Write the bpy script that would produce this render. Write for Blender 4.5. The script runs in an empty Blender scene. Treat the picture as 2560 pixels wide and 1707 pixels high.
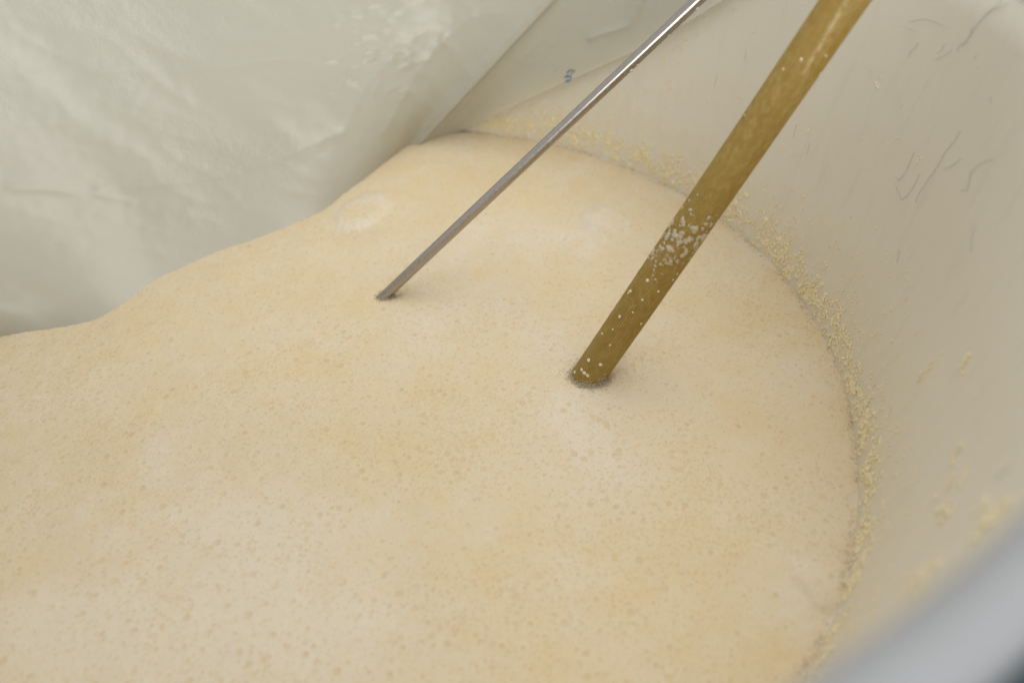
import bpy, bmesh, math, random
import numpy as np
from mathutils import Vector, Matrix, noise
from mathutils.bvhtree import BVHTree

random.seed(7); rng = np.random.default_rng(11)
S = bpy.context.scene
COL = S.collection
IW, IH = 2560.0, 1707.0

# ------------------------------------------------------------------ camera
FOC = 28.0
FPX = FOC / 36.0 * IW
PITCH, ROLL = math.radians(42.5), math.radians(-3.1)
FOAM_Z = 0.55
CAM = Vector((0.0, 0.0, FOAM_Z + 0.70))
_cp, _sp, _c, _s = math.cos(PITCH), math.sin(PITCH), math.cos(ROLL), math.sin(ROLL)
RIGHT = Vector((_c, _s * _sp, _s * _cp))
UP = Vector((-_s, _c * _sp, _c * _cp))
FWD = Vector((0, _cp, -_sp))
cam_d = bpy.data.cameras.new('camera')
cam = bpy.data.objects.new('camera', cam_d); COL.objects.link(cam)
cam_d.lens = FOC; cam_d.sensor_width = 36; cam_d.clip_start = 0.01; cam_d.clip_end = 50
M = Matrix((RIGHT, UP, -FWD)).transposed().to_4x4(); M.translation = CAM
cam.matrix_world = M
cam_d.dof.use_dof = True; cam_d.dof.focus_distance = 0.98; cam_d.dof.aperture_fstop = 2.0
S.camera = cam

# ------------------------------------------------------------------ light
world = bpy.data.worlds.new('World'); S.world = world; world.use_nodes = True
bg = world.node_tree.nodes['Background']
bg.inputs[0].default_value = (0.97, 0.985, 1.0, 1); bg.inputs[1].default_value = 0.655
def area(name, loc, target, sx, sy, power, color):
    d = bpy.data.lights.new(name, 'AREA'); d.shape = 'RECTANGLE'; d.size = sx; d.size_y = sy
    d.energy = power; d.color = color
    o = bpy.data.objects.new(name, d); COL.objects.link(o); o.location = loc
    o.rotation_euler = (Vector(target) - Vector(loc)).to_track_quat('-Z', 'Y').to_euler()
area('ceiling_lamp', (0.75, 1.1, 2.3), (0.25, 0.9, 0.5), 1.4, 1.0, 15, (1.0, 0.96, 0.90))
area('front_fill', (0.25, -2.3, 2.15), (0.2, 1.2, 0.75), 2.2, 1.3, 46, (1.0, 0.985, 0.95))  # added fill from the camera side, brightens the far wall and film
S.view_settings.view_transform = 'Standard'; S.view_settings.look = 'None'
S.view_settings.exposure = 0.0; S.view_settings.gamma = 1.0; S.view_settings.use_curve_mapping = False
S.cycles.use_denoising = True
S.cycles.max_bounces = 16; S.cycles.diffuse_bounces = 8; S.cycles.transparent_max_bounces = 40
S.cycles.caustics_reflective = False; S.cycles.caustics_refractive = False

# ------------------------------------------------------------------ helpers
def ray(px, py):
    return (FWD + RIGHT * ((px - IW / 2) / FPX) + UP * (-(py - IH / 2) / FPX))
def at(px, py, depth):                       # pixel of the photograph at a distance along the view axis
    return CAM + ray(px, py) * depth
def on_z(px, py, z=FOAM_Z):
    d = ray(px, py); return CAM + d * ((z - CAM.z) / d.z)

AX = Vector((-0.245, 0.728, 0)); R0 = 0.644; DRAFT = 0.160
def wall_r(z): return R0 + (z - FOAM_Z) * DRAFT
def wall_hit(px, py):
    d = ray(px, py); lo, hi = 0.2, 4.0
    f = lambda t: ((CAM + d * t - AX).xy.length - wall_r((CAM + d * t).z))
    ts = np.linspace(0.3, 3.5, 400); prev = None
    for t in ts:
        v = f(t)
        if prev is not None and prev[1] < 0 <= v:
            lo, hi = prev[0], t
            for _ in range(30):
                m = (lo + hi) / 2
                if f(m) < 0: lo = m
                else: hi = m
            return lo
        prev = (t, v)
    return 1.4
def rim_z(a):                                # the vat stands slightly askew: near side a little higher
    d = (a + math.radians(70) + math.pi) % (2 * math.pi) - math.pi
    return FOAM_Z + 0.431 + 0.064 * math.exp(-(d / math.radians(45)) ** 2)

def mesh_np(name, V, F, mat=None, smooth=True, parent=None, attrs=None):
    V = np.asarray(V, np.float32); F = np.asarray(F, np.int32)
    me = bpy.data.meshes.new(name)
    me.vertices.add(len(V)); me.vertices.foreach_set('co', V.ravel())
    n, k = F.shape
    me.loops.add(n * k); me.loops.foreach_set('vertex_index', F.ravel())
    me.polygons.add(n); me.polygons.foreach_set('loop_start', np.arange(0, n * k, k, dtype=np.int32))
    me.polygons.foreach_set('loop_total', np.full(n, k, np.int32))
    if smooth: me.polygons.foreach_set('use_smooth', np.ones(n, bool))
    for an, av in (attrs or {}).items():
        a = me.attributes.new(an, 'FLOAT', 'POINT'); a.data.foreach_set('value', np.asarray(av, np.float32))
    me.update(calc_edges=True); me.validate()
    if mat: me.materials.append(mat)
    o = bpy.data.objects.new(name, me); COL.objects.link(o)
    if parent: o.parent = parent
    return o
def empty(name, loc, label, cat, group=None):
    o = bpy.data.objects.new(name, None); COL.objects.link(o); o.location = loc
    o.empty_display_size = 0.05
    o['label'] = label; o['category'] = cat
    if group: o['group'] = group
    bpy.context.view_layer.update()
    return o
def adopt(o, parent):
    o.parent = parent; o.matrix_parent_inverse = Matrix.Translation(parent.location).inverted()
    return o
def grid_faces(nu, nv, wrap_u=False):
    u = np.arange(nu if wrap_u else nu - 1)[:, None]; v = np.arange(nv - 1)[None, :]
    u2 = (u + 1) % nu
    return np.stack([u * nv + v + 0 * u, u2 * nv + v, u2 * nv + v + 1, u * nv + v + 1], -1).reshape(-1, 4)
def vnoise(shape, cells, seed):              # smooth value noise on a unit square, numpy
    g = np.random.default_rng(seed).standard_normal((cells + 3, cells + 3))
    ys = np.linspace(0, cells, shape[0]); xs = np.linspace(0, cells, shape[1])
    iy = ys.astype(int); ix = xs.astype(int); fy = ys - iy; fx = xs - ix
    fy = fy * fy * (3 - 2 * fy); fx = fx * fx * (3 - 2 * fx)
    a = g[np.ix_(iy, ix)]; b = g[np.ix_(iy, ix + 1)]; c = g[np.ix_(iy + 1, ix)]; d = g[np.ix_(iy + 1, ix + 1)]
    fx = fx[None]; fy = fy[:, None]
    return (a * (1 - fx) + b * fx) * (1 - fy) + (c * (1 - fx) + d * fx) * fy
def sstep(a, b, x):
    t = np.clip((x - a) / (b - a), 0, 1); return t * t * (3 - 2 * t)

# ------------------------------------------------------------------ materials
class NT:
    def __init__(s, name):
        s.m = bpy.data.materials.new(name); s.m.use_nodes = True; s.t = s.m.node_tree
        s.p = s.t.nodes.get('Principled BSDF'); s.out = s.t.nodes.get('Material Output')
    def n(s, typ, **kw):
        nd = s.t.nodes.new(typ)
        for k, v in kw.items():
            if k.startswith('i_'):
                key = k[2:]; nd.inputs[int(key) if key.isdigit() else key].default_value = v
            else: setattr(nd, k, v)
        return nd
    def l(s, a, b): s.t.links.new(a, b)
    def mix(s, fac, a, b, mode='MIX'):
        nd = s.t.nodes.new('ShaderNodeMix'); nd.data_type = 'RGBA'; nd.blend_type = mode
        for i, v in ((0, fac), (6, a), (7, b)):
            if hasattr(v, 'is_output'): s.l(v, nd.inputs[i])
            else: nd.inputs[i].default_value = v if i == 0 else (*v, 1)
        return nd.outputs[2]
    def ramp(s, x, pts):
        r = s.t.nodes.new('ShaderNodeValToRGB'); e = r.color_ramp.elements
        while len(e) < len(pts): e.new(0.5)
        for q, (p, v) in zip(e, pts): q.position = p; q.color = (v, v, v, 1)
        s.l(x, r.inputs[0]); return r.outputs[0]
    def math(s, op, a, b=0.0):
        nd = s.t.nodes.new('ShaderNodeMath'); nd.operation = op
        for i, v in ((0, a), (1, b)):
            if hasattr(v, 'is_output'): s.l(v, nd.inputs[i])
            else: nd.inputs[i].default_value = v
        return nd.outputs[0]
    def noise(s, scale, detail=3, rough=0.5, vec=None):
        nd = s.n('ShaderNodeTexNoise'); nd.inputs['Scale'].default_value = scale
        nd.inputs['Detail'].default_value = detail; nd.inputs['Roughness'].default_value = rough
        s.l(vec if vec else s.pos, nd.inputs['Vector']); return nd.outputs[0]
    @property
    def pos(s):
        if not hasattr(s, '_pos'): s._pos = s.n('ShaderNodeNewGeometry').outputs['Position']
        return s._pos
    def bump(s, h, dist, strength=1.0):
        b = s.n('ShaderNodeBump'); b.inputs['Distance'].default_value = dist; b.inputs['Strength'].default_value = strength
        s.l(h, b.inputs['Height']); s.l(b.outputs[0], s.p.inputs['Normal']); return b.outputs[0]
    def set(s, **kw):
        for k, v in kw.items():
            inp = s.p.inputs[k.replace('_', ' ')]
            if hasattr(v, 'is_output'): s.l(v, inp)
            else: inp.default_value = (*v, 1) if isinstance(v, tuple) and len(v) == 3 else v

def mat_foam():
    t = NT('foam')
    bub = t.n('ShaderNodeAttribute', attribute_name='bubble').outputs['Fac']
    pale = t.n('ShaderNodeAttribute', attribute_name='pale').outputs['Fac']
    n1 = t.noise(90, 4, 0.6)
    # tiny bubbles too small for the mesh, two sizes
    def tiny(scale, lo, hi, r0, r1):
        vo = t.n('ShaderNodeTexVoronoi', feature='F1'); vo.inputs['Scale'].default_value = scale; t.l(t.pos, vo.inputs['Vector'])
        sep = t.n('ShaderNodeSeparateColor'); t.l(vo.outputs['Color'], sep.inputs[0])
        return t.math('MULTIPLY', t.ramp(vo.outputs['Distance'], [(r0, 1), (r1, 0)]), t.ramp(sep.outputs[0], [(lo, 0), (hi, 1)]))
    small = t.math('MAXIMUM', tiny(560, 0.30, 0.9, 0.15, 0.48), tiny(310, 0.45, 0.95, 0.14, 0.40))
    col = t.mix(pale, (0.765, 0.622, 0.395), (0.78, 0.70, 0.555))
    col = t.mix(t.math('MULTIPLY', t.ramp(n1, [(0.35, 0), (0.7, 1)]), 0.05), col, (0.74, 0.56, 0.33))
    col = t.mix(t.math('MULTIPLY', small, 0.44), col, (0.66, 0.48, 0.24))
    col = t.mix(t.math('MULTIPLY', bub, 0.64), col, (0.66, 0.485, 0.25))
    t.set(Base_Color=col, Roughness=0.75)
    t.p.inputs['Specular IOR Level'].default_value = 0.12
    h = t.math('SUBTRACT', t.math('MULTIPLY', t.noise(420, 2), 0.5), t.math('MULTIPLY', small, 0.6))
    t.bump(h, 0.0006, 0.5)
    return t.m
def mat_residue():
    t = NT('dried_froth')
    tint = t.n('ShaderNodeAttribute', attribute_name='tint').outputs['Fac']
    col = t.mix(t.ramp(t.noise(160, 3), [(0.35, 0), (0.65, 1)]), (0.92, 0.80, 0.50), (0.93, 0.85, 0.62))
    col = t.mix(tint, col, (0.80, 0.50, 0.22))
    t.set(Base_Color=col, Roughness=0.8); t.p.inputs['Specular IOR Level'].default_value = 0.15
    t.bump(t.noise(900, 2), 0.0004, 0.3)
    return t.m
def mat_froth():
    t = NT('white_froth')
    col = t.mix(t.noise(300, 2), (0.74, 0.66, 0.50), (0.84, 0.79, 0.68))
    t.set(Base_Color=col, Roughness=0.6); t.p.inputs['Specular IOR Level'].default_value = 0.25
    t.bump(t.noise(1500, 2), 0.0004, 0.6)
    return t.m
def mat_vat():
    t = NT('white_plastic')
    n = t.noise(5, 5, 0.6); n2 = t.noise(60, 4, 0.7)
    mp = t.n('ShaderNodeMapping'); mp.inputs['Scale'].default_value = (70, 70, 4); t.l(t.pos, mp.inputs[0])
    st = t.noise(1.0, 3, 0.6, mp.outputs[0])
    col = t.mix(n, (0.745, 0.71, 0.61), (0.78, 0.74, 0.635))
    col = t.mix(t.math('MULTIPLY', t.ramp(st, [(0.54, 0), (0.75, 1)]), 0.22), col, (0.58, 0.56, 0.49))
    sp = t.n('ShaderNodeSeparateXYZ'); t.l(t.pos, sp.inputs[0])
    # dried film of froth left on the plastic a hand's breadth above the liquid
    hz = t.n('ShaderNodeMapRange'); t.l(sp.outputs[2], hz.inputs[0])
    hz.inputs[1].default_value = FOAM_Z; hz.inputs[2].default_value = FOAM_Z + 0.13; hz.inputs[3].default_value = 1; hz.inputs[4].default_value = 0
    col = t.mix(t.math('MULTIPLY', t.math('MULTIPLY', hz.outputs[0], t.ramp(n2, [(0.4, 0), (0.65, 1)])), 0.40), col, (0.74, 0.63, 0.38))
    t.set(Base_Color=col, Roughness=t.ramp(n2, [(0.3, 0.38), (0.7, 0.55)]))
    t.p.inputs['Specular IOR Level'].default_value = 0.30
    t.bump(t.noise(26, 3), 0.003, 0.12)
    return t.m
def mat_hose():
    t = NT('hose_rubber')
    fib = t.n('ShaderNodeAttribute', attribute_name='rib').outputs['Fac']
    n = t.noise(45, 4, 0.6); n2 = t.noise(14, 3)
    col = t.mix(t.ramp(n, [(0.3, 0), (0.7, 1)]), (0.285, 0.175, 0.030), (0.335, 0.22, 0.048))
    col = t.mix(t.math('MULTIPLY', t.ramp(n2, [(0.4, 0), (0.7, 1)]), 0.4), col, (0.31, 0.235, 0.060))
    col = t.mix(t.math('MULTIPLY', fib, 1.0), col, (0.60, 0.46, 0.20))
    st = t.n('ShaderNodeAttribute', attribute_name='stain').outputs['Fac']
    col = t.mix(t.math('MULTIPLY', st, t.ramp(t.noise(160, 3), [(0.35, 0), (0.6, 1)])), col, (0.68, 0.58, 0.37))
    t.set(Base_Color=col, Roughness=0.5); t.p.inputs['Specular IOR Level'].default_value = 0.3
    return t.m
def mat_steel():
    t = NT('stainless_steel')
    n = t.noise(200, 3)
    t.set(Base_Color=t.mix(n, (0.40, 0.365, 0.33), (0.49, 0.45, 0.41)), Metallic=1.0, Roughness=t.ramp(n, [(0.3, 0.20), (0.7, 0.30)]))
    return t.m
def mat_film():
    t = NT('plastic_film')
    t.t.nodes.remove(t.p)
    col = t.mix(t.noise(7, 3), (0.84, 0.84, 0.735), (0.89, 0.87, 0.765))
    b = t.n('ShaderNodeBump'); b.inputs['Distance'].default_value = 0.002; b.inputs['Strength'].default_value = 0.22
    rg = t.math('SUBTRACT', 1.0, t.math('MULTIPLY', t.math('ABSOLUTE', t.math('SUBTRACT', t.noise(30, 5, 0.65), 0.5)), 5.0))
    msk = t.ramp(t.noise(5.5, 2), [(0.50, 0), (0.66, 1)])
    t.l(t.math('ADD', t.math('MULTIPLY', t.noise(38, 4, 0.6), 0.6), t.math('MULTIPLY', rg, t.math('MULTIPLY', msk, 1.6))), b.inputs['Height'])
    d = t.n('ShaderNodeBsdfDiffuse'); tr = t.n('ShaderNodeBsdfTranslucent'); tp = t.n('ShaderNodeBsdfTransparent'); gl = t.n('ShaderNodeBsdfGlossy')
    for q in (d, tr): t.l(col, q.inputs[0]); t.l(b.outputs[0], q.inputs['Normal'])
    gl.inputs['Roughness'].default_value = 0.27; t.l(b.outputs[0], gl.inputs['Normal'])
    tp.inputs[0].default_value = (0.93, 0.96, 0.93, 1)
    m1 = t.n('ShaderNodeMixShader', i_0=0.36); t.l(d.outputs[0], m1.inputs[1]); t.l(tr.outputs[0], m1.inputs[2])
    m2 = t.n('ShaderNodeMixShader', i_0=0.30); t.l(m1.outputs[0], m2.inputs[1]); t.l(tp.outputs[0], m2.inputs[2])
    fr = t.n('ShaderNodeFresnel', i_IOR=1.5); t.l(b.outputs[0], fr.inputs['Normal'])
    m3 = t.n('ShaderNodeMixShader'); t.l(fr.outputs[0], m3.inputs[0]); t.l(m2.outputs[0], m3.inputs[1]); t.l(gl.outputs[0], m3.inputs[2])
    t.l(m3.outputs[0], t.out.inputs[0])
    return t.m
def mat_plain(name, col, rough=0.5, spec=0.3, col2=None, scale=80):
    t = NT(name)
    c2 = col2 or tuple(x * 0.85 for x in col)
    t.set(Base_Color=t.mix(t.noise(scale, 3), col, c2), Roughness=rough); t.p.inputs['Specular IOR Level'].default_value = spec
    return t.m
def mat_bubble(name, tint, fac):
    t = NT(name); t.t.nodes.remove(t.p)
    tp = t.n('ShaderNodeBsdfTransparent'); gl = t.n('ShaderNodeBsdfGlossy'); df = t.n('ShaderNodeBsdfDiffuse')
    tp.inputs[0].default_value = (1.0, 0.995, 0.98, 1); gl.inputs['Roughness'].default_value = 0.12
    n = t.noise(700, 2); t.l(t.mix(n, tint, tuple(x * 0.92 for x in tint)), df.inputs[0])
    lw = t.n('ShaderNodeLayerWeight', i_Blend=0.45)
    f = t.math('ADD', t.math('MULTIPLY', t.math('POWER', lw.outputs['Facing'], 2.0), 0.75), fac)
    tl = t.n('ShaderNodeBsdfTranslucent'); tl.inputs[0].default_value = (*tint, 1)
    mt = t.n('ShaderNodeMixShader', i_0=0.5); t.l(df.outputs[0], mt.inputs[1]); t.l(tl.outputs[0], mt.inputs[2])
    m1 = t.n('ShaderNodeMixShader'); t.l(f, m1.inputs[0]); t.l(tp.outputs[0], m1.inputs[1]); t.l(mt.outputs[0], m1.inputs[2])
    m2 = t.n('ShaderNodeMixShader', i_0=0.05); t.l(m1.outputs[0], m2.inputs[1]); t.l(gl.outputs[0], m2.inputs[2])
    t.l(m2.outputs[0], t.out.inputs[0])
    return t.m

M_FOAM, M_RES, M_FROTH, M_VAT, M_HOSE, M_STEEL, M_FILM = mat_foam(), mat_residue(), mat_froth(), mat_vat(), mat_hose(), mat_steel(), mat_film()
M_SCR = mat_plain('scratch_dirt', (0.62, 0.61, 0.58), 0.7)
M_RIM = mat_plain('shaded_rim_plastic', (0.36, 0.365, 0.375), 0.55, 0.2, (0.335, 0.34, 0.35), 30)  # grey tone paints the shade lying on the rim into its colour
M_INK = mat_plain('blue_ink', (0.02, 0.16, 0.42), 0.5)
M_INK_REFL = mat_plain('reflected_blue_ink', (0.46, 0.58, 0.58), 0.6)  # pale blue that paints the print's faint reflection
M_FLOOR = mat_plain('dark_floor', (0.045, 0.07, 0.085), 0.5, 0.4, (0.03, 0.05, 0.065), 8)
M_MILK = mat_bubble('milky_bubble_film', (0.90, 0.84, 0.72), 0.38)
M_BUB = mat_bubble('bubble_film', (0.92, 0.87, 0.76), 0.04)
M_SMEAR = mat_plain('thin_froth', (0.62, 0.545, 0.41), 0.6, 0.2, (0.52, 0.44, 0.30), 260)
M_DROP = mat_plain('milky_drop', (0.62, 0.56, 0.47), 0.15, 0.6)

# ------------------------------------------------------------------ floor
fl = mesh_np('floor', [(-3, -2.5, 0), (3, -2.5, 0), (3, 3.5, 0), (-3, 3.5, 0)], [(0, 1, 2, 3)], M_FLOOR, False)
fl['kind'] = 'structure'; fl['label'] = 'dark blue grey floor beyond the vat rim'

# ------------------------------------------------------------------ vat
vat = empty('plastic_vat', (AX.x, AX.y, 0), 'large round white plastic vat holding the cream foam', 'vat')
def vat_part(name, prof_fn, na=256, mat=None):
    V = []
    for i in range(na):
        a = 2 * math.pi * i / na
        for (r, z) in prof_fn(a):
            V.append((AX.x + r * math.cos(a), AX.y + r * math.sin(a), z))
    npf = len(prof_fn(0.0))
    return adopt(mesh_np(name, V, grid_faces(na, npf, True), mat or M_VAT), vat)
def wall_prof(a):
    zt = rim_z(a) - 0.008
    ins = [(wall_r(z), z) for z in np.linspace(0.05, zt, 26)]
    out = [(wall_r(z) + 0.009, z) for z in np.linspace(zt, 0.02, 10)]
    return [(0.001, 0.05)] + ins + out + [(0.001, 0.02)]
wall = vat_part('wall', wall_prof)
def rim_prof(a):
    zt = rim_z(a); r0 = wall_r(zt) - 0.0015 - 0.010 * sstep(0.440, 0.485, zt - FOAM_Z); pts = []
    for k in range(9):                                   # rolled inner edge, flat top, rolled outer edge with a skirt
        t = math.pi - k / 8 * math.pi / 2
        pts.append((r0 + 0.012 + 0.012 * math.cos(t), zt - 0.004 + 0.012 * math.sin(t)))
    for k in range(9):
        t = math.pi / 2 - k / 8 * math.pi / 2
        pts.append((r0 + 0.013 + 0.012 * math.cos(t), zt - 0.004 + 0.012 * math.sin(t)))
    pts += [(r0 + 0.025, zt - 0.030), (r0 + 0.022, zt - 0.030), (r0 + 0.019, zt - 0.012), (r0 + 0.018, zt - 0.006), (r0 - 0.0, zt - 0.006)]
    return pts
rim = vat_part('rim', rim_prof, mat=M_RIM)
bpy.context.view_layer.update()
def bvh(o):
    m = o.matrix_world
    return BVHTree.FromPolygons([m @ v.co for v in o.data.vertices], [p.vertices[:] for p in o.data.polygons])
WALL_BVH = bvh(wall)
def hit(tree, px, py):
    d = ray(px, py).normalized(); h = tree.ray_cast(CAM, d); return h[0], h[1]

def ribbon(name, tree, pix, width, mat, parent, off=0.0006, taper=True):
    P = []
    for (x, y) in pix:
        p, n = hit(tree, x, y)
        if p is None: continue
        if n.dot(CAM - p) < 0: n = -n
        P.append((p + n * off, n))
    if len(P) < 2: return None
    V, F = [], []
    for i, (p, n) in enumerate(P):
        q0 = P[max(i - 1, 0)][0]; q1 = P[min(i + 1, len(P) - 1)][0]
        t = (q1 - q0).normalized(); b = t.cross(n).normalized()
        w = width / 2 * ((0.35 if i in (0, len(P) - 1) else 1.0) if taper else 1.0)
        V += [p - b * w, p + n * off * 0.8, p + b * w]
    for i in range(len(P) - 1):
        for k in range(2): F.append((i * 3 + k, i * 3 + 3 + k, i * 3 + 4 + k, i * 3 + 1 + k))
    return adopt(mesh_np(name, [tuple(v) for v in V], F, mat, True), parent)

def crop(pts, x0, y0, s): return [(x0 + x * s, y0 + y * s) for x, y in pts]
SCR = [crop(q, 2160, 0, 400 / 2091) for q in (
    [(1810, 5), (1740, 90), (1650, 150), (1590, 210), (1510, 300), (1480, 360), (1420, 430), (1370, 500), (1310, 570), (1250, 610), (1230, 690)],
    [(1895, 45), (1800, 100), (1700, 125), (1630, 180), (1560, 240), (1515, 300)],
    [(1470, 350), (1410, 380), (1410, 470), (1360, 550), (1290, 615)],
    [(590, 290), (680, 275), (740, 260), (830, 265), (920, 290), (1010, 330), (1110, 378)],
    [(465, 335), (510, 355)], [(550, 378), (610, 390), (665, 408)],
    [(720, 565), (680, 630), (630, 670), (600, 720), (590, 760)],
    [(1080, 565), (1050, 600), (1030, 650), (960, 712)], [(1160, 650), (1110, 700), (1040, 745), (930, 795)],
    [(1490, 712), (1465, 740), (1458, 790)], [(2040, 705), (1970, 720)], [(520, 1370), (470, 1415)], [(82, 946), (108, 950)], [(1510, 880), (1475, 910)], [(1665, 1260), (1670, 1330), (1645, 1360)])]
SCR += [crop(q, 1280, 0, 1280 / 2350) for q in (
    [(2060, 605), (2030, 655), (1990, 700), (1960, 760), (1910, 830), (1870, 890), (1855, 930)],
    [(2062, 730), (2020, 765), (1980, 785)], [(1850, 700), (1810, 790), (1780, 830), (1760, 810)], [(1760, 850), (1780, 890), (1790, 920), (1820, 895), (1850, 850), (1875, 800)],
    [(2210, 730), (2150, 755), (2110, 790), (2095, 870), (2060, 880)], [(2130, 1040), (2112, 1100), (2108, 1165)], [(1782, 1150), (1770, 1205)],
    [(1308, 570), (1300, 605), (1292, 632)], [(1368, 655), (1355, 715)], [(945, 340), (930, 400)], [(1078, 225), (1070, 280)], [(1640, 330), (1655, 334)], [(1800, 992), (1806, 986)])]
SCR += [crop(q, 1280, 854, 1280 / 2352) for q in ([(1745, 300), (1742, 332)], [(2300, 580), (2250, 610), (2220, 650)])]
for q in SCR:
    ribbon('scratch', WALL_BVH, q, 0.00032, M_SCR, vat)

# ------------------------------------------------------------------ hose and rod axes
def axis_pts(p0, d0, p1, d1, extra, below):
    a, b = at(*p0, d0), at(*p1, d1); t = (b - a).normalized()
    return a - t * below, b + t * extra, t
H0, H1, HT = axis_pts((1487, 916), 0.985, (2113, 2), 0.748, 0.42, 0.14)
HR = 0.0202
G0, G1, GT = axis_pts((962, 739), 1.119, (1746, 0), 0.925, 0.45, 0.20)
GR = 0.0072
h_in = H0 + HT * ((FOAM_Z - H0.z) / HT.z); g_in = G0 + GT * ((FOAM_Z - G0.z) / GT.z)

# ------------------------------------------------------------------ foam surface
STEP = 0.00125
RF = R0 + 0.006
nx = int(2 * RF / STEP) + 1
xs = AX.x - RF + np.arange(nx) * STEP; ys = AX.y - RF + np.arange(nx) * STEP
X, Y = np.meshgrid(xs, ys, indexing='xy')
RR = np.hypot(X - AX.x, Y - AX.y)
shape = X.shape
Z = 0.0016 * vnoise(shape, 9, 1) + 0.0008 * vnoise(shape, 24, 2) + 0.00022 * vnoise(shape, 70, 3) + 0.00016 * vnoise(shape, 180, 4)
pale = 0.30 + 0.06 * vnoise(shape, 7, 5) + 0.07 * vnoise(shape, 18, 6) + 0.10 * vnoise(shape, 50, 7) + 0.08 * vnoise(shape, 130, 10)
warpx = X + 0.025 * vnoise(shape, 12, 8); warpy = Y + 0.025 * vnoise(shape, 12, 9)
def bil(img, x, y):
    i = np.clip(((x - xs[0]) / STEP).astype(int), 0, nx - 1); j = np.clip(((y - ys[0]) / STEP).astype(int), 0, nx - 1)
    return img[j, i]
wisp = 1 - np.abs(bil(vnoise(shape, 26, 41), X + 0.03 * vnoise(shape, 20, 42), Y + 0.03 * vnoise(shape, 20, 43)))   # drifting strands of whiter froth
wisp = np.clip(wisp, 0, 1) ** 3 * np.clip(0.4 + 0.6 * vnoise(shape, 8, 44), 0, 1)
pale = pale + 0.20 * wisp
def patch(px, py, rx, ry, amt, dz=0.0):
    global pale, Z
    c = on_z(px, py); g = np.exp(-(((warpx - c.x) / rx) ** 2 + ((warpy - c.y) / ry) ** 2))
    pale = pale + amt * g; Z = Z + dz * g
for a in ((620, 1560, .10, .06, .95, .003), (600, 1340, .09, .05, .7, .002), (430, 1110, .08, .05, .6, .001), (100, 1630, .10, .06, .9, .002), (900, 1640, .08, .04, .3, 0),
          (1480, 1010, .06, .05, .8, .002), (1570, 1120, .06, .05, .6, .001), (1560, 880, .10, .05, .35, .001), (1350, 820, .05, .05, .45, .001), (1950, 930, .06, .05, .45, .001),
          (2040, 1250, .06, .06, .3, 0), (1860, 640, .05, .04, .5, .001), (1100, 610, .08, .04, .35, .001), (1330, 600, .08, .04, .45, .002), (1700, 470, .06, .04, .35, 0), (2020, 1420, .05, .06, .5, .002),
          (1080, 800, .07, .06, .35, 0), (1500, 420, .08, .03, .3, 0), (1200, 350, .07, .04, .25, 0), (250, 1080, .1, .08, -.15, 0),
          (1000, 1050, .14, .10, -.08, 0), (1250, 1400, .08, .06, -.12, 0), (1150, 480, .12, .10, -.15, 0), (600, 720, .12, .06, -.10, 0)):
    patch(*a)
# thick froth mounds: a soft disc with a rolled lip
WN1 = 0.004 * vnoise(shape, 45, 61) + 0.0015 * vnoise(shape, 110, 62); WN2 = 0.004 * vnoise(shape, 45, 63) + 0.0015 * vnoise(shape, 110, 64)
MN = vnoise(shape, 60, 65)
def mound(px, py, r, h, pa=0.65):
    global Z, pale
    c = on_z(px, py); d = np.hypot(warpx * 0.45 + X * 0.55 + WN1 - c.x, warpy * 0.45 + Y * 0.55 + WN2 - c.y) / r
    Z = Z + h * (1 - sstep(0.50, 1.15, d)) + 0.0005 * np.exp(-((d - 0.82) / 0.14) ** 2); pale = pale + pa * (0.75 * (1 - sstep(0.6, 1.25, d)) + 0.3 * np.exp(-((d - 0.85) / 0.2) ** 2)) * np.clip(0.75 + 0.5 * MN, 0, 1.4)
mound(915, 518, 0.046, 0.0060, 0.85); mound(1512, 556, 0.046, 0.0085, 1.3); mound(1450, 610, 0.038, 0.0020); mound(1700, 470, 0.03, 0.0015)
mound(2062, 1425, 0.030, 0.0060, 0.2)
MZ = Z.copy()
# bubbles
vis = []
bub = np.zeros(shape, np.float32)
NB = 100000
u = rng.random(NB)
rad = 0.0010 * (1 - u * (1 - (1.0 / 4.6) ** 2.9)) ** (-1 / 2.9)
ang = rng.random(NB) * 2 * math.pi; rr = np.sqrt(rng.random(NB)) * (R0 - 0.003)
bx = AX.x + rr * np.cos(ang); by = AX.y + rr * np.sin(ang)
cl = vnoise((200, 200), 16, 21)
keep = rng.random(NB) < np.clip(0.62 + 0.35 * cl[((by - ys[0]) / (2 * RF) * 199).astype(int), ((bx - xs[0]) / (2 * RF) * 199).astype(int)] - 0.15 * (by - 0.7), 0.15, 1.0)
iz = ((by - ys[0]) / STEP).astype(int).clip(0, nx - 1); ix_ = ((bx - xs[0]) / STEP).astype(int).clip(0, nx - 1)
keep &= rng.random(NB) < np.clip(1.25 - 0.75 * pale[iz, ix_], 0.12, 1.0)
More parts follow.
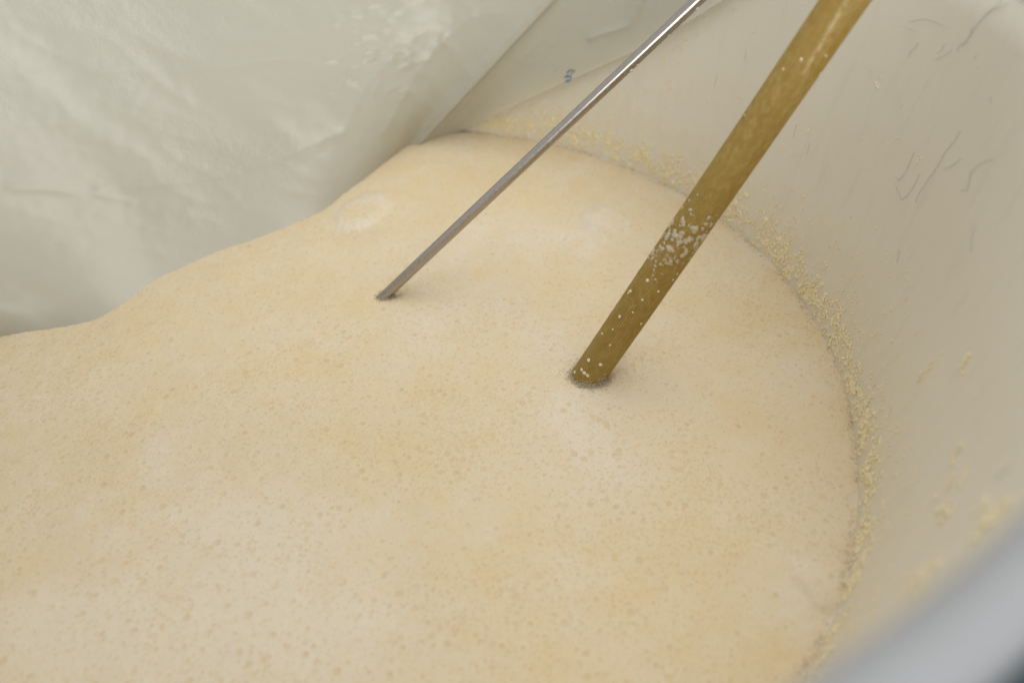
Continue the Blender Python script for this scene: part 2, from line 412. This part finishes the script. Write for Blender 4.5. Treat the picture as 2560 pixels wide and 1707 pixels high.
# large bubbles only in the coarser foam of the near half
keep &= ~((rad > 0.0032) & (by > 0.85) & (rng.random(NB) < 0.8))
strength = np.clip(rng.normal(0.62, 0.25, NB), 0.15, 1.0)
for k in np.nonzero(keep)[0]:
    r = rad[k]; w = int(r * 1.5 / STEP) + 2
    cx = int(round((bx[k] - xs[0]) / STEP)); cy = int(round((by[k] - ys[0]) / STEP))
    x0, x1, y0, y1 = max(cx - w, 0), min(cx + w + 1, nx), max(cy - w, 0), min(cy + w + 1, nx)
    d = np.hypot(X[y0:y1, x0:x1] - bx[k], Y[y0:y1, x0:x1] - by[k]) / r
    m = 1 - sstep(0.70, 1.12, d); s = strength[k]
    Z[y0:y1, x0:x1] += -0.14 * r * s * m * np.clip(1.0 - 0.35 * d, 0, 1) + 0.05 * r * s * np.exp(-((d - 1.12) / 0.18) ** 2)
    pale[y0:y1, x0:x1] += 0.30 * s * np.exp(-((d - 1.22) / 0.22) ** 2)
    bub[y0:y1, x0:x1] = np.maximum(bub[y0:y1, x0:x1], (m * s * (0.80 + 0.20 * sstep(0.3, 0.9, d))).astype(np.float32))
# fine grain, the ragged hollow along the wall and the dimples where hose and rod go in
Z += 0.00016 * rng.standard_normal(shape).astype(np.float32) * (1.1 - np.clip(pale, 0, 1))
rag = vnoise(shape, 230, 31) * 0.0020 + vnoise(shape, 60, 32) * 0.002
edge = sstep(R0 - 0.012, R0 + 0.001, RR + rag)
Z -= 0.0018 * edge
pale = pale + 0.15 * edge
def dimple(c, d3, r, depth):
    global Z
    e = Vector((d3.x, d3.y)).normalized(); k = 1.0 / max(0.3, abs(d3.z))
    dx, dy = X - c.x, Y - c.y; al = dx * e.x + dy * e.y; pe = -dx * e.y + dy * e.x
    q = np.hypot(al / k, pe) - r
    Z = Z - depth * np.exp(-(np.maximum(q, 0) / (r * 0.45 + 0.003)) ** 2)
dimple(h_in, HT, HR, 0.0030); dimple(g_in, GT, GR, 0.0025)
inside = RR < RF
idx = -np.ones(shape, np.int64)
f00 = inside[:-1, :-1] & inside[:-1, 1:] & inside[1:, :-1] & inside[1:, 1:]
used = np.zeros(shape, bool)
used[:-1, :-1] |= f00; used[:-1, 1:] |= f00; used[1:, :-1] |= f00; used[1:, 1:] |= f00
idx[used] = np.arange(used.sum())
F = np.stack([idx[:-1, :-1][f00], idx[:-1, 1:][f00], idx[1:, 1:][f00], idx[1:, :-1][f00]], 1)
V = np.stack([X[used], Y[used], Z[used] + FOAM_Z], 1)
foam = mesh_np('foam', V, F, M_FOAM, True, attrs={'bubble': bub[used], 'pale': np.clip(pale[used], 0, 1)})
foam['kind'] = 'stuff'; foam['label'] = 'pale cream bubbly fermenting foam filling the white vat'; foam['category'] = 'foam'
def foam_z(x, y):
    i = int(round((x - xs[0]) / STEP)); j = int(round((y - ys[0]) / STEP))
    return FOAM_Z + float(Z[min(max(j, 0), nx - 1), min(max(i, 0), nx - 1)])

# ------------------------------------------------------------------ blobs joined into one mesh
def ico(sub):
    bm = bmesh.new(); bmesh.ops.create_icosphere(bm, subdivisions=sub, radius=1.0)
    v = np.array([x.co[:] for x in bm.verts]); f = np.array([[q.index for q in p.verts] for p in bm.faces]); bm.free()
    return v, f
ICO1, ICO2 = ico(1), ico(2)
def blobs(name, pos, nrm, r, mat, flat=0.6, jitter=0.22, base=ICO1, tint=None):
    bv, bf = base; n = len(pos); pos = np.asarray(pos, float); nrm = np.asarray(nrm, float)
    r = np.broadcast_to(np.asarray(r, float), (n,))
    t1 = np.cross(nrm, rng.standard_normal((n, 3))); t1 /= np.linalg.norm(t1, axis=1, keepdims=True); t2 = np.cross(nrm, t1)
    L = bv[None] * (1 + jitter * rng.standard_normal((n, len(bv), 1))) * r[:, None, None]
    L = L * np.stack([1 + 0.15 * rng.random(n), np.ones(n), np.full(n, flat)], 1)[:, None, :]
    V = pos[:, None] + L[..., :1] * t1[:, None] + L[..., 1:2] * t2[:, None] + L[..., 2:] * nrm[:, None]
    F = bf[None] + (np.arange(n) * len(bv))[:, None, None]
    at_ = {'tint': np.repeat(tint if tint is not None else np.zeros(n), len(bv))}
    return mesh_np(name, V.reshape(-1, 3), F.reshape(-1, 3), mat, True, attrs=at_)

# ------------------------------------------------------------------ dried froth on the vat wall
P, N, RD, TI = [], [], [], []
def wall_pt(a, hgt, out=0.0):
    z = FOAM_Z + hgt; r = wall_r(z) - out
    n = Vector((-math.cos(a), -math.sin(a), DRAFT)).normalized()
    return Vector((AX.x + r * math.cos(a), AX.y + r * math.sin(a), z)), n
def crumb(a, hgt, r, tint=0.0):
    p, n = wall_pt(a, hgt, r * 0.25); P.append(p); N.append(n); RD.append(r); TI.append(tint)
A0, A1 = math.radians(-75), math.radians(115)
def lane(a):        # height of the main crust above the liquid, wandering
    return 0.0165 + 0.006 * noise.noise(Vector((a * 7, 3.1, 0))) + 0.004 * noise.noise(Vector((a * 25, 1.1, 0)))
def dens(a, h): return noise.noise(Vector((a * 22, h * 40, 5.0))) + 0.6 * noise.noise(Vector((a * 60, h * 90, 9.0)))
k = 0
while k < 2600:     # crust: short chains of crumbs
    a = random.uniform(A0, A1); h = lane(a) + random.gauss(0.003, 0.014)
    if h < 0.004 or dens(a, h) < random.uniform(-0.5, 0.35): k += 0.2; continue
    k += 1; da, dh = random.gauss(0, 1), random.gauss(0, 1)
    for j in range(random.randint(3, 9)):
        crumb(a, max(h, 0.003), random.choice((0.0008, 0.0011, 0.0014, 0.0018, 0.0024)) * random.uniform(0.8, 1.2))
        da = 0.6 * da + random.gauss(0, 0.8); dh = 0.6 * dh + random.gauss(0, 0.8)
        a += 0.0026 * da; h += 0.0016 * dh
k = 0
while k < 2900:     # spatter thinning out up the wall
    a = random.uniform(A0, A1); h = 0.02 + random.expovariate(1 / 0.046)
    if h > 0.28 or dens(a, h * 0.6) < random.uniform(-0.35, 0.5): k += 0.25; continue
    k += 1
    for j in range(random.choice((1, 1, 2, 3, 4))):
        crumb(a + random.gauss(0, 0.003), h + random.gauss(0, 0.0018), random.uniform(0.0006, 0.0019))
PS, NS_, RS = [], [], []
for _ in range(1000):                          # thin smeared flakes under the crumbs
    a = random.uniform(A0, A1); h = max(0.006, lane(a) + random.gauss(0.004, 0.014))
    if dens(a, h) < random.uniform(-0.3, 0.3): continue
    p, n = wall_pt(a, h); PS.append(p[:]); NS_.append(n[:]); RS.append(random.uniform(0.0018, 0.0048))
def px_crumbs(px, py, n, spread, r0, r1, tint=0.0):
    p = CAM + ray(px, py) * wall_hit(px, py); a = math.atan2(p.y - AX.y, p.x - AX.x); h = p.z - FOAM_Z
    for _ in range(n): crumb(a + random.gauss(0, spread / R0), h + random.gauss(0, spread), random.uniform(r0, r1), tint)
for x, y, n in ((1658, 150, 6), (1663, 165, 5), (1692, 160, 6), (1668, 205, 7), (1675, 222, 7), (1655, 228, 5), (1715, 102, 5), (1700, 118, 6), (1684, 125, 5), (1745, 80, 4), (1760, 45, 4), (1703, 82, 3), (1842, 28, 3), (1888, 82, 3), (1905, 112, 2),
                (2195, 205, 5), (2194, 215, 4), (2298, 405, 5), (2300, 395, 3), (2245, 345, 3), (2025, 325, 5), (2410, 912, 8), (2415, 905, 5), (2312, 930, 6), (2330, 915, 4), (2360, 1290, 8), (2373, 1283, 8), (2350, 1275, 6),
                (2450, 1330, 12), (2465, 1300, 14), (2490, 1285, 12), (2510, 1275, 10), (2460, 1262, 8), (2410, 1195, 6), (2380, 1205, 5), (2335, 1250, 5), (2290, 1460, 10), (2310, 1465, 10), (2300, 1440, 8), (2320, 1420, 6), (2270, 1455, 6), (2250, 1500, 6), (2345, 1415, 5), (2400, 1120, 4), (2385, 1140, 4)):
    g_ = 1.7 if (x > 2260 and y > 850) else 1.0
    px_crumbs(x, y, n, 0.0024 * g_, 0.0007 * g_, 0.0021 * g_)
px_crumbs(1832, 528, 14, 0.0040, 0.0008, 0.0019, 0.7); px_crumbs(1840, 540, 8, 0.003, 0.0008, 0.0016, 0.9)
fl_ = blobs('froth_film', PS, NS_, RS, M_RES, 0.09, 0.28, ICO2)
fl_['kind'] = 'stuff'; fl_['label'] = 'thin yellowish flakes of dried froth smeared on the vat wall'; fl_['category'] = 'froth'
res = blobs('dried_froth', [p[:] for p in P], [n[:] for n in N], [q * 0.80 for q in RD], M_RES, 0.45, 0.24, ICO1, np.array(TI))
res['kind'] = 'stuff'; res['label'] = 'yellow crumbly dried froth crusted on the vat wall above the foam line'; res['category'] = 'froth'

# ------------------------------------------------------------------ hose
def tube_frame(T):
    a = T.cross(Vector((0, 0, 1))).normalized(); return a, a.cross(T).normalized()
hose = empty('hose', (h_in.x, h_in.y, FOAM_Z), 'thick olive brown ribbed hose dipping into the foam', 'hose')
HA, HB = tube_frame(HT); HL = (H1 - H0).length
def hose_pt(s, ang, r): return H0 + HT * s + (HA * math.cos(ang) + HB * math.sin(ang)) * r
na, nl = 300, 560
ss = np.linspace(0, HL, nl); aa = np.linspace(0, 2 * math.pi, na, endpoint=False)
SA, AA = np.meshgrid(aa, ss, indexing='ij')
NR = 46
ph = NR * SA + 60.0 * AA
ribs = 0.5 + 0.5 * np.cos(ph)
dash_n = np.random.default_rng(4).random((NR * 3, 400))
cell = np.floor(ph / (2 * math.pi)).astype(int)
row = AA / 0.0075 + 0.45 * (cell % 2)
b0 = np.floor(row).astype(int); fr = row - b0
dash = (dash_n[cell % (NR * 3), b0 % 400]) * np.sin(np.pi * np.clip(fr, 0, 1)) ** 0.6
big = vnoise((na, nl), 22, 77)
amp = 0.5 + 0.5 * np.clip(0.5 + 0.6 * big, 0, 1)
rib = ribs ** 2 * dash * amp
rad_h = HR + 0.00045 * (ribs - 0.5) + 0.00030 * rib + 0.00025 * vnoise((na, nl), 9, 78)
a_np, b_np, t_np, h0_np = (np.array(v[:]) for v in (HA, HB, HT, H0))
bow = 0.0
V = h0_np + AA[..., None] * t_np + rad_h[..., None] * (np.cos(SA)[..., None] * a_np + np.sin(SA)[..., None] * b_np)
# pale streak of dried froth high on the hose, facing the camera
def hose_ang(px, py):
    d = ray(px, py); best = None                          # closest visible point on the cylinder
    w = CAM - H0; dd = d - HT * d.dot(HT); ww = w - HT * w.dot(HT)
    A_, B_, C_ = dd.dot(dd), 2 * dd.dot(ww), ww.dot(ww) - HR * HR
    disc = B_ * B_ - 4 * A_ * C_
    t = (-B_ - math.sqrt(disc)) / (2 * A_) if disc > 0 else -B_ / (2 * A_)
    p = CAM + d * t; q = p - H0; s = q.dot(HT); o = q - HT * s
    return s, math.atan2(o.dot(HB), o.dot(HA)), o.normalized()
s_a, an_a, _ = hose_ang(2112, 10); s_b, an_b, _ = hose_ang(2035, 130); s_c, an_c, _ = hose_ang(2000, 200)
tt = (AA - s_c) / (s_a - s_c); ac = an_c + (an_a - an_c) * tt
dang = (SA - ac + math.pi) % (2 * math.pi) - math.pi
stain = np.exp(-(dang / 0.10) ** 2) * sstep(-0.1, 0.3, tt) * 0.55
hv = mesh_np('tube', V.reshape(-1, 3), grid_faces(na, nl, True), M_HOSE, True, attrs={'rib': rib.ravel(), 'stain': stain.ravel()})
adopt(hv, hose)
# froth smeared round the hose
pts, nrm, rd = [], [], []
s1, _, _ = hose_ang(1790, 545); s0, _, _ = hose_ang(1640, 650); sm = (s0 + s1) / 2
tries = 0
while len(pts) < 1700 and tries < 90000:
    tries += 1
    ang = random.uniform(0, 2 * math.pi); n_ = (HA * math.cos(ang) + HB * math.sin(ang))
    side = n_.dot(RIGHT)
    c = sm + 0.011 * side; s = c + random.gauss(0, 0.017)
    q = noise.noise(Vector((n_.x * 4.2, n_.y * 4.2, s * 130))) + 0.7 * noise.noise(Vector((n_.x * 10, n_.z * 10, s * 300)))
    if q < 0.02 + 6 * abs(s - c): continue
    pts.append(hose_pt(s, ang, HR + 0.0002)[:]); nrm.append(n_[:]); rd.append(min(0.0026, 0.0006 + 0.0040 * (q - 0.02 - 6 * abs(s - c))) * random.uniform(0.6, 1.1))
def hose_smear(pix, n, r0, r1, sp=0.0006):
    for x, y in pix:
        s, a, o = hose_ang(x, y)
        for _ in range(n):
            s2 = s + random.gauss(0, sp); a2 = a + random.gauss(0, sp / HR)
            nn = HA * math.cos(a2) + HB * math.sin(a2)
            pts.append(hose_pt(s2, a2, HR + 0.0001)[:]); nrm.append(nn[:]); rd.append(random.uniform(r0, r1))
C5 = lambda L: crop(L, 1300, 500, 600 / 1882)
hose_smear(C5([(1075, 400), (1070, 440), (1065, 480), (1060, 520), (1050, 550), (1045, 590)]), 7, 0.0006, 0.0013)
hose_smear(C5([(1130, 470), (1150, 440), (1180, 460), (1230, 480)]), 9, 0.0006, 0.0014, 0.0012)
hose_smear(C5([(870, 780), (868, 820), (880, 850), (892, 880), (845, 760), (825, 790), (885, 930)]), 3, 0.0003, 0.0007)
hose_smear(C5([(1040, 610), (1085, 640), (1010, 640), (1110, 580)]), 5, 0.0003, 0.0008, 0.001)
sm_o = blobs('froth_smear', pts, nrm, rd, M_SMEAR, 0.32, 0.22, ICO1); sm_o['kind'] = 'stuff'; adopt(sm_o, hose)
SPOTS = [((960, 782), 11), ((1085, 716), 10), ((645, 1048), 10), ((706, 1135), 10), ((695, 905), 9), ((782, 914), 12), ((540, 1255), 17), ((632, 1290), 15), ((490, 1165), 16), ((515, 1160), 10), ((480, 1180), 10),
         ((430, 1350), 14), ((485, 1330), 14), ((505, 1355), 16), ((530, 1375), 14), ((1000, 630), 13), ((865, 715), 14), ((850, 730), 9), ((728, 1014), 8), ((530, 1120), 9), ((1232, 578), 8), ((1200, 625), 9), ((948, 970), 9), ((1112, 578), 6), ((885, 880), 9)]
for (q, r) in SPOTS:
    (x, y), = C5([q]); s, a, o = hose_ang(x, y)
    rr_ = r * 600 / 1882 / FPX * 0.95
    b = blobs('froth_spot', [hose_pt(s, a, HR)[:]], [o[:]], rr_, M_FROTH, 0.7, 0.07, ICO2); adopt(b, hose)
for (x, y, r) in ((2003, 149, 4), (2065, 140, 3), (1958, 173, 2.5), (1862, 289, 2.5), (2050, 185, 3.5), (1744, 487, 2)):
    s, a, o = hose_ang(x, y)
    b = blobs('froth_spot', [hose_pt(s, a, HR)[:]], [o[:]], r / FPX * 0.8, M_FROTH, 0.6, 0.14, ICO2); adopt(b, hose)

# ------------------------------------------------------------------ steel rod
rod = empty('steel_rod', (g_in.x, g_in.y, FOAM_Z), 'thin shiny stainless steel rod standing slanted in the foam left of the hose', 'rod')
GA, GB = tube_frame(GT); GL = (G1 - G0).length
na, nl = 48, 60
V = []
for i in range(na):
    a = 2 * math.pi * i / na; d = GA * math.cos(a) + GB * math.sin(a)
    V.append(G0[:]); 
    for k in range(nl):
        V.append((G0 + GT * (GL * k / (nl - 1)) + d * GR)[:])
    V.append((G1 + GT * 0.002)[:])
adopt(mesh_np('shaft', V, grid_faces(na, nl + 2, True), M_STEEL), rod)
for (x, y, r) in ((1738, 18, 5.5), (1665, 82, 3.5), (1587, 156, 3.5), (1573, 171, 6.0), (1387, 347, 4), (1311, 421, 4), (1640, 113, 2.5), (1306, 410, 2.5), (1023, 672, 2.5)):
    d = ray(x, y); w = CAM - G0; n = d.cross(GT); t = -(w - GT * w.dot(GT)).dot(d - GT * d.dot(GT)) / (d - GT * d.dot(GT)).length_squared
    p = CAM + d * t; s = (p - G0).dot(GT); o = p - (G0 + GT * s); o = (o.normalized() - FWD * 0.35).normalized(); o = (o - GT * o.dot(GT)).normalized()
    b = blobs('droplet', [(G0 + GT * s + o * GR)[:]], [o[:]], r / FPX * 0.95, M_DROP, 0.75, 0.05, ICO2); adopt(b, rod)

# ------------------------------------------------------------------ clear bubbles clustered round hose and rod
def bubble_ring(name, c, d3, r, n, spread, rmin, rmax, label):
    e = Vector((d3.x, d3.y)).normalized(); k = 1.0 / abs(d3.z); tc = Vector((CAM.x - c.x, CAM.y - c.y)).normalized()
    pos, nr, rd = [], [], []
    while len(pos) < n:
        a = random.uniform(0, 2 * math.pi); g = abs(random.gauss(0, spread)); q = r + g
        lx, ly = math.cos(a) * q * k, math.sin(a) * q
        dx, dy = e.x * lx - e.y * ly, e.y * lx + e.x * ly
        front = Vector((dx, dy)).normalized().dot(tc)
        if random.random() > 0.25 + 0.75 * max(0, front + 0.3): continue
        x, y = c.x + dx, c.y + dy
        s = random.uniform(rmin, rmax) * (1.0 if g < spread else 0.65)
        pos.append((x, y, foam_z(x, y) + s * random.uniform(0.3, 1.4 if g < spread * 0.6 else 0.5))); nr.append((0, 0, 1)); rd.append(s)
    cp_, cr_ = [], []
    for _ in range(n // 3):                   # milky bubbles clinging to the wet front of the cylinder
        a = math.atan2(tc.y, tc.x) + random.gauss(0, 0.8); up = random.expovariate(1 / 0.0028) - 0.001
        base = Vector((math.cos(a), math.sin(a), 0)); base = (base - d3 * base.dot(d3)).normalized()
        ax = c + d3 * ((up + foam_z(c.x, c.y) - c.z - base.z * r) / d3.z)
        p = ax + base * (r + 0.0008); cp_.append(p[:]); cr_.append(random.uniform(rmin, rmax) * (0.9 if up < 0.003 else 0.55))
    o = blobs('clinging_bubbles', cp_, [(0, 0, 1)] * len(cp_), cr_, M_MILK, 0.95, 0.04, ICO2)
    o['kind'] = 'stuff'; o['label'] = label.replace('where', 'clinging to the waterline where'); o['category'] = 'bubbles'
    o = blobs(name, pos, nr, rd, M_BUB, 0.95, 0.02, ICO2)
    o['kind'] = 'stuff'; o['label'] = label; o['category'] = 'bubbles'
bubble_ring('bubble_cluster', h_in, HT, HR, 480, 0.0060, 0.0008, 0.0021, 'lacy ring of clear bubbles where the olive hose enters the foam')
bubble_ring('bubble_cluster', g_in, GT, GR, 150, 0.0045, 0.0007, 0.0017, 'small clear bubbles where the steel rod enters the foam')
pos, rd = [], []
while len(pos) < 900:                        # clear bubbles strung along the wall
    a = random.uniform(math.radians(-80), math.radians(115)); q = abs(random.gauss(0, 0.0045))
    if noise.noise(Vector((a * 9, q * 60, 2.0))) < random.uniform(-0.35, 0.15): continue
    r_ = random.uniform(0.0006, 0.0019) * (1 if q < 0.006 else 0.7)
    x, y = AX.x + (R0 - q - r_ * 0.5) * math.cos(a), AX.y + (R0 - q - r_ * 0.5) * math.sin(a)
    pos.append((x, y, foam_z(x, y) + r_ * 0.45)); rd.append(r_)
o = blobs('bubble_fringe', pos, [(0, 0, 1)] * len(pos), rd, M_BUB, 0.9, 0.02, ICO1)
o['kind'] = 'stuff'; o['label'] = 'thin fringe of clear bubbles where the foam meets the vat wall'; o['category'] = 'bubbles'
# ------------------------------------------------------------------ plastic sheet
sheet = empty('plastic_sheet', (AX.x - 0.5, AX.y + 0.3, FOAM_Z + 0.4), 'milky translucent plastic sheet draped over the left side of the vat', 'plastic sheet')
EDGE = [(0, 842), (120, 818), (260, 785), (400, 700), (560, 625), (770, 545), (870, 480), (960, 410), (1015, 368), (1050, 360), (1110, 340),
        (1180, 317), (1300, 258), (1450, 190), (1576, 133), (1678, 79), (1742, 42), (1800, 5), (1880, -50), (1960, -110)]
def polar(deg, r): return Vector((AX.x + r * math.cos(math.radians(deg)), AX.y + r * math.sin(math.radians(deg)), FOAM_Z))
EP = [polar(207, 0.640), on_z(-420, 935), on_z(-200, 885)]      # the film meets the foam; out of the frame it runs back to the wall
for n_, (x, y) in enumerate(EDGE):
    EP.append(on_z(x, y) if n_ < 11 else at(x, y, wall_hit(x, y) - (0.012 if n_ == 11 else 0.018)))
KINK = 11.6
TOT = len(EP) - 1
p_k = CAM + ray(1640, -60) * wall_hit(1640, -60); ang_k = math.atan2(p_k.y - AX.y, p_k.x - AX.x)
ang_1 = math.atan2(EP[-1].y - AX.y, EP[-1].x - AX.x)
def catmull(P, t):
    i = min(int(t), len(P) - 2); f = t - i
    g = lambda k: P[min(max(k, 0), len(P) - 1)]
    a, b, c, d = g(i - 1), g(i), g(i + 1), g(i + 2)
    return 0.5 * ((2 * b) + (c - a) * f + (2 * a - 5 * b + 4 * c - d) * f * f + (-a + 3 * b - 3 * c + d) * f ** 3)
NU, NV = 640, 240
V = np.zeros((NU, NV, 3))
for i in range(NU):
    t = TOT * i / (NU - 1); E = catmull(EP, t)
    if t < KINK: ka = math.radians(228) + (ang_k - math.radians(228)) * (t / KINK) ** 0.9
    else: ka = ang_k + (ang_1 - 0.05 - ang_k - 0.10) * ((t - KINK) / (TOT - KINK))
    zr = rim_z(ka) + 0.012; rr_ = wall_r(zr)
    K = Vector((AX.x + rr_ * math.cos(ka), AX.y + rr_ * math.sin(ka), zr))
    Ko = Vector((AX.x + (rr_ + 0.050) * math.cos(ka), AX.y + (rr_ + 0.050) * math.sin(ka), zr - 0.010))
    Kd = Vector((AX.x + (rr_ + 0.07) * math.cos(ka), AX.y + (rr_ + 0.07) * math.sin(ka), zr - 0.30))
    span = (K - E).length
    sag = 0.12 * span * (1 - sstep(KINK - 3, KINK + 1.5, t))
    Mid = (E + K) / 2 + Vector((0, 0, -sag))
    if t > KINK - 2:                                     # hangs down inside the far wall
        w = float(sstep(KINK - 2, KINK + 2, t)); zm = E.z + (K.z - E.z) * 0.5; am = math.atan2(E.y - AX.y, E.x - AX.x) * 0.5 + ka * 0.5
        rm = wall_r(zm) - 0.012; Mid = Mid.lerp(Vector((AX.x + rm * math.cos(am), AX.y + rm * math.sin(am), zm)), w)
    for j in range(NV):
        v = j / (NV - 1)
        if v < 0.03: p = E + (E - Mid).normalized() * (0.03 - v) / 0.03 * (0.025 if t < KINK + 1.5 else 0.0004)
        elif v < 0.84:
            q = (v - 0.03) / 0.81; p = E * (1 - q) ** 2 + Mid * (2 * q * (1 - q)) + K * q * q
        elif v < 0.90: p = K.lerp(Ko, (v - 0.84) / 0.06) + Vector((0, 0, 0.006 * math.sin(math.pi * (v - 0.84) / 0.06)))
        else: p = Ko.lerp(Kd, (v - 0.90) / 0.10)
        V[i, j] = p[:]
du = np.gradient(V, axis=0); dv = np.gradient(V, axis=1); NN = np.cross(du, dv); NN /= np.linalg.norm(NN, axis=2, keepdims=True) + 1e-9
NN *= np.sign((NN * (np.array(CAM[:]) - V)).sum(2, keepdims=True))
tg = (TOT * np.arange(NU) / (NU - 1))[:, None] * np.ones((1, NV)); vg = np.ones((NU, 1)) * np.linspace(0, 1, NV)[None]
wr = np.zeros((NU, NV))
for i in range(NU):
    for j in range(NV):
        p = Vector(V[i, j]); 
        wr[i, j] = 0.006 * noise.noise(Vector((p.x * 4.0, p.y * 6.0, 2.0))) + 0.0026 * noise.noise(Vector((p.x * 9 + p.y * 5, p.y * 16, 7.0))) \
            + 0.0013 * (1 - abs(noise.noise(Vector((p.x * 13 + p.z * 9, p.y * 22, p.z * 12)))) * 2) + 0.0004 * noise.noise(Vector((p.x * 60, p.y * 60, p.z * 60)))
free = 1 - 0.75 * sstep(KINK - 1, KINK + 1, tg)
wr *= free * (0.12 + 0.88 * sstep(0.03, 0.18, vg)) * (1 - sstep(0.74, 0.84, vg))
wr += 0.005 * np.exp(-((tg - KINK - 0.15 - 0.6 * vg) / 0.30) ** 2) * (1 - sstep(0.6, 0.84, vg)) * sstep(0.0, 0.05, vg)
V += NN * wr[..., None]
CREASES = [([(60, 190), (300, 176), (560, 172), (700, 150), (780, 158), (850, 148)], 0.0022, 0.007), ([(985, 135), (905, 225), (860, 330), (690, 400), (480, 455), (250, 475)], 0.0025, 0.009),
           ([(820, 10), (870, 90), (880, 200), (935, 235)], 0.0022, 0.006), ([(30, 470), (200, 478), (330, 505)], 0.002, 0.006), ([(1180, 40), (1090, 120), (1010, 240), (960, 330)], 0.0025, 0.008), ([(300, 20), (420, 120), (470, 250)], 0.0016, 0.010)]
crng = random.Random(5)
for _ in range(46):                            # crumpled patch that catches the light
    x, y = crng.gauss(930, 75), crng.gauss(130, 62); a = crng.uniform(0, 6.28); l = crng.uniform(10, 34)
    CREASES.append(([(x, y), (x + l * math.cos(a), y + l * math.sin(a)), (x + l * 1.6 * math.cos(a + 0.5), y + l * 1.6 * math.sin(a + 0.5))], crng.uniform(0.0006, 0.0015), 0.0038))
tmp = BVHTree.FromPolygons([Vector(p) for p in V.reshape(-1, 3)], grid_faces(NU, NV).tolist())
for line, amp, wid in (([(1625, -40), (1618, 5), (1600, 35), (1578, 62), (1540, 76), (1505, 84), (1478, 97)], 0.0045, 0.005), ([(1545, -10), (1470, 60), (1400, 110), (1330, 160)], 0.002, 0.008), ([(1300, 150), (1400, 60), (1470, -10)], 0.003, 0.010), *CREASES):
    pp = [hit(tmp, *q)[0] for q in line]; pp = [np.array(p[:]) for p in pp if p is not None]
    if len(pp) < 2: continue
    dmin = np.full((NU, NV), 9.0)
    for a_, b_ in zip(pp[:-1], pp[1:]):
        ab = b_ - a_; tt_ = np.clip(((V - a_) @ ab) / (ab @ ab), 0, 1); dmin = np.minimum(dmin, np.linalg.norm(V - a_ - tt_[..., None] * ab, axis=2))
    V += NN * (amp * (1.0 if wid < 0.0055 else 0.6) * np.exp(-(dmin / wid) ** 1.3))[..., None]
film = mesh_np('film', V.reshape(-1, 3), grid_faces(NU, NV), M_FILM, True)
adopt(film, sheet)
bpy.context.view_layer.update()
FILM_BVH = bvh(film)
# broken blue print on the film near its edge
C4 = lambda L: crop(L, 1300, 100, 200 / 1960)
INK = [([(1155, 820), (1175, 785), (1210, 755), (1250, 745), (1295, 745)], .0013), ([(1350, 745), (1325, 768), (1305, 790)], .0012), ([(1290, 805), (1265, 822), (1245, 842)], .0012),
       ([(1095, 915), (1130, 905), (1170, 895), (1215, 893), (1240, 880)], .0015), ([(1160, 868), (1180, 880), (1200, 893)], .0015), ([(1125, 905), (1160, 880)], .0016), ([(1268, 918), (1250, 945), (1238, 962)], .0013),
       ([(1225, 985), (1190, 985), (1150, 1000), (1110, 1030)], .0009), ([(1230, 980), (1205, 1003), (1160, 1015), (1115, 1030)], .0010), ([(1205, 1003), (1228, 978)], .0014)]
for L, w in INK: ribbon('printed_mark', FILM_BVH, C4(L), w * 1.5, M_INK, sheet, 0.0007, False)
for L, w in (([(830, 850), (840, 780), (930, 735)], .002), ([(850, 690), (930, 690)], .002), ([(770, 620), (820, 590)], .003), ([(1050, 940), (1060, 900)], .002), ([(1055, 780), (1065, 720)], .0016)):
    ribbon('mark_reflection', FILM_BVH, C4(L), w, M_INK_REFL, sheet, 0.0005, True)  # strokes painted as a faint reflection of the blue print
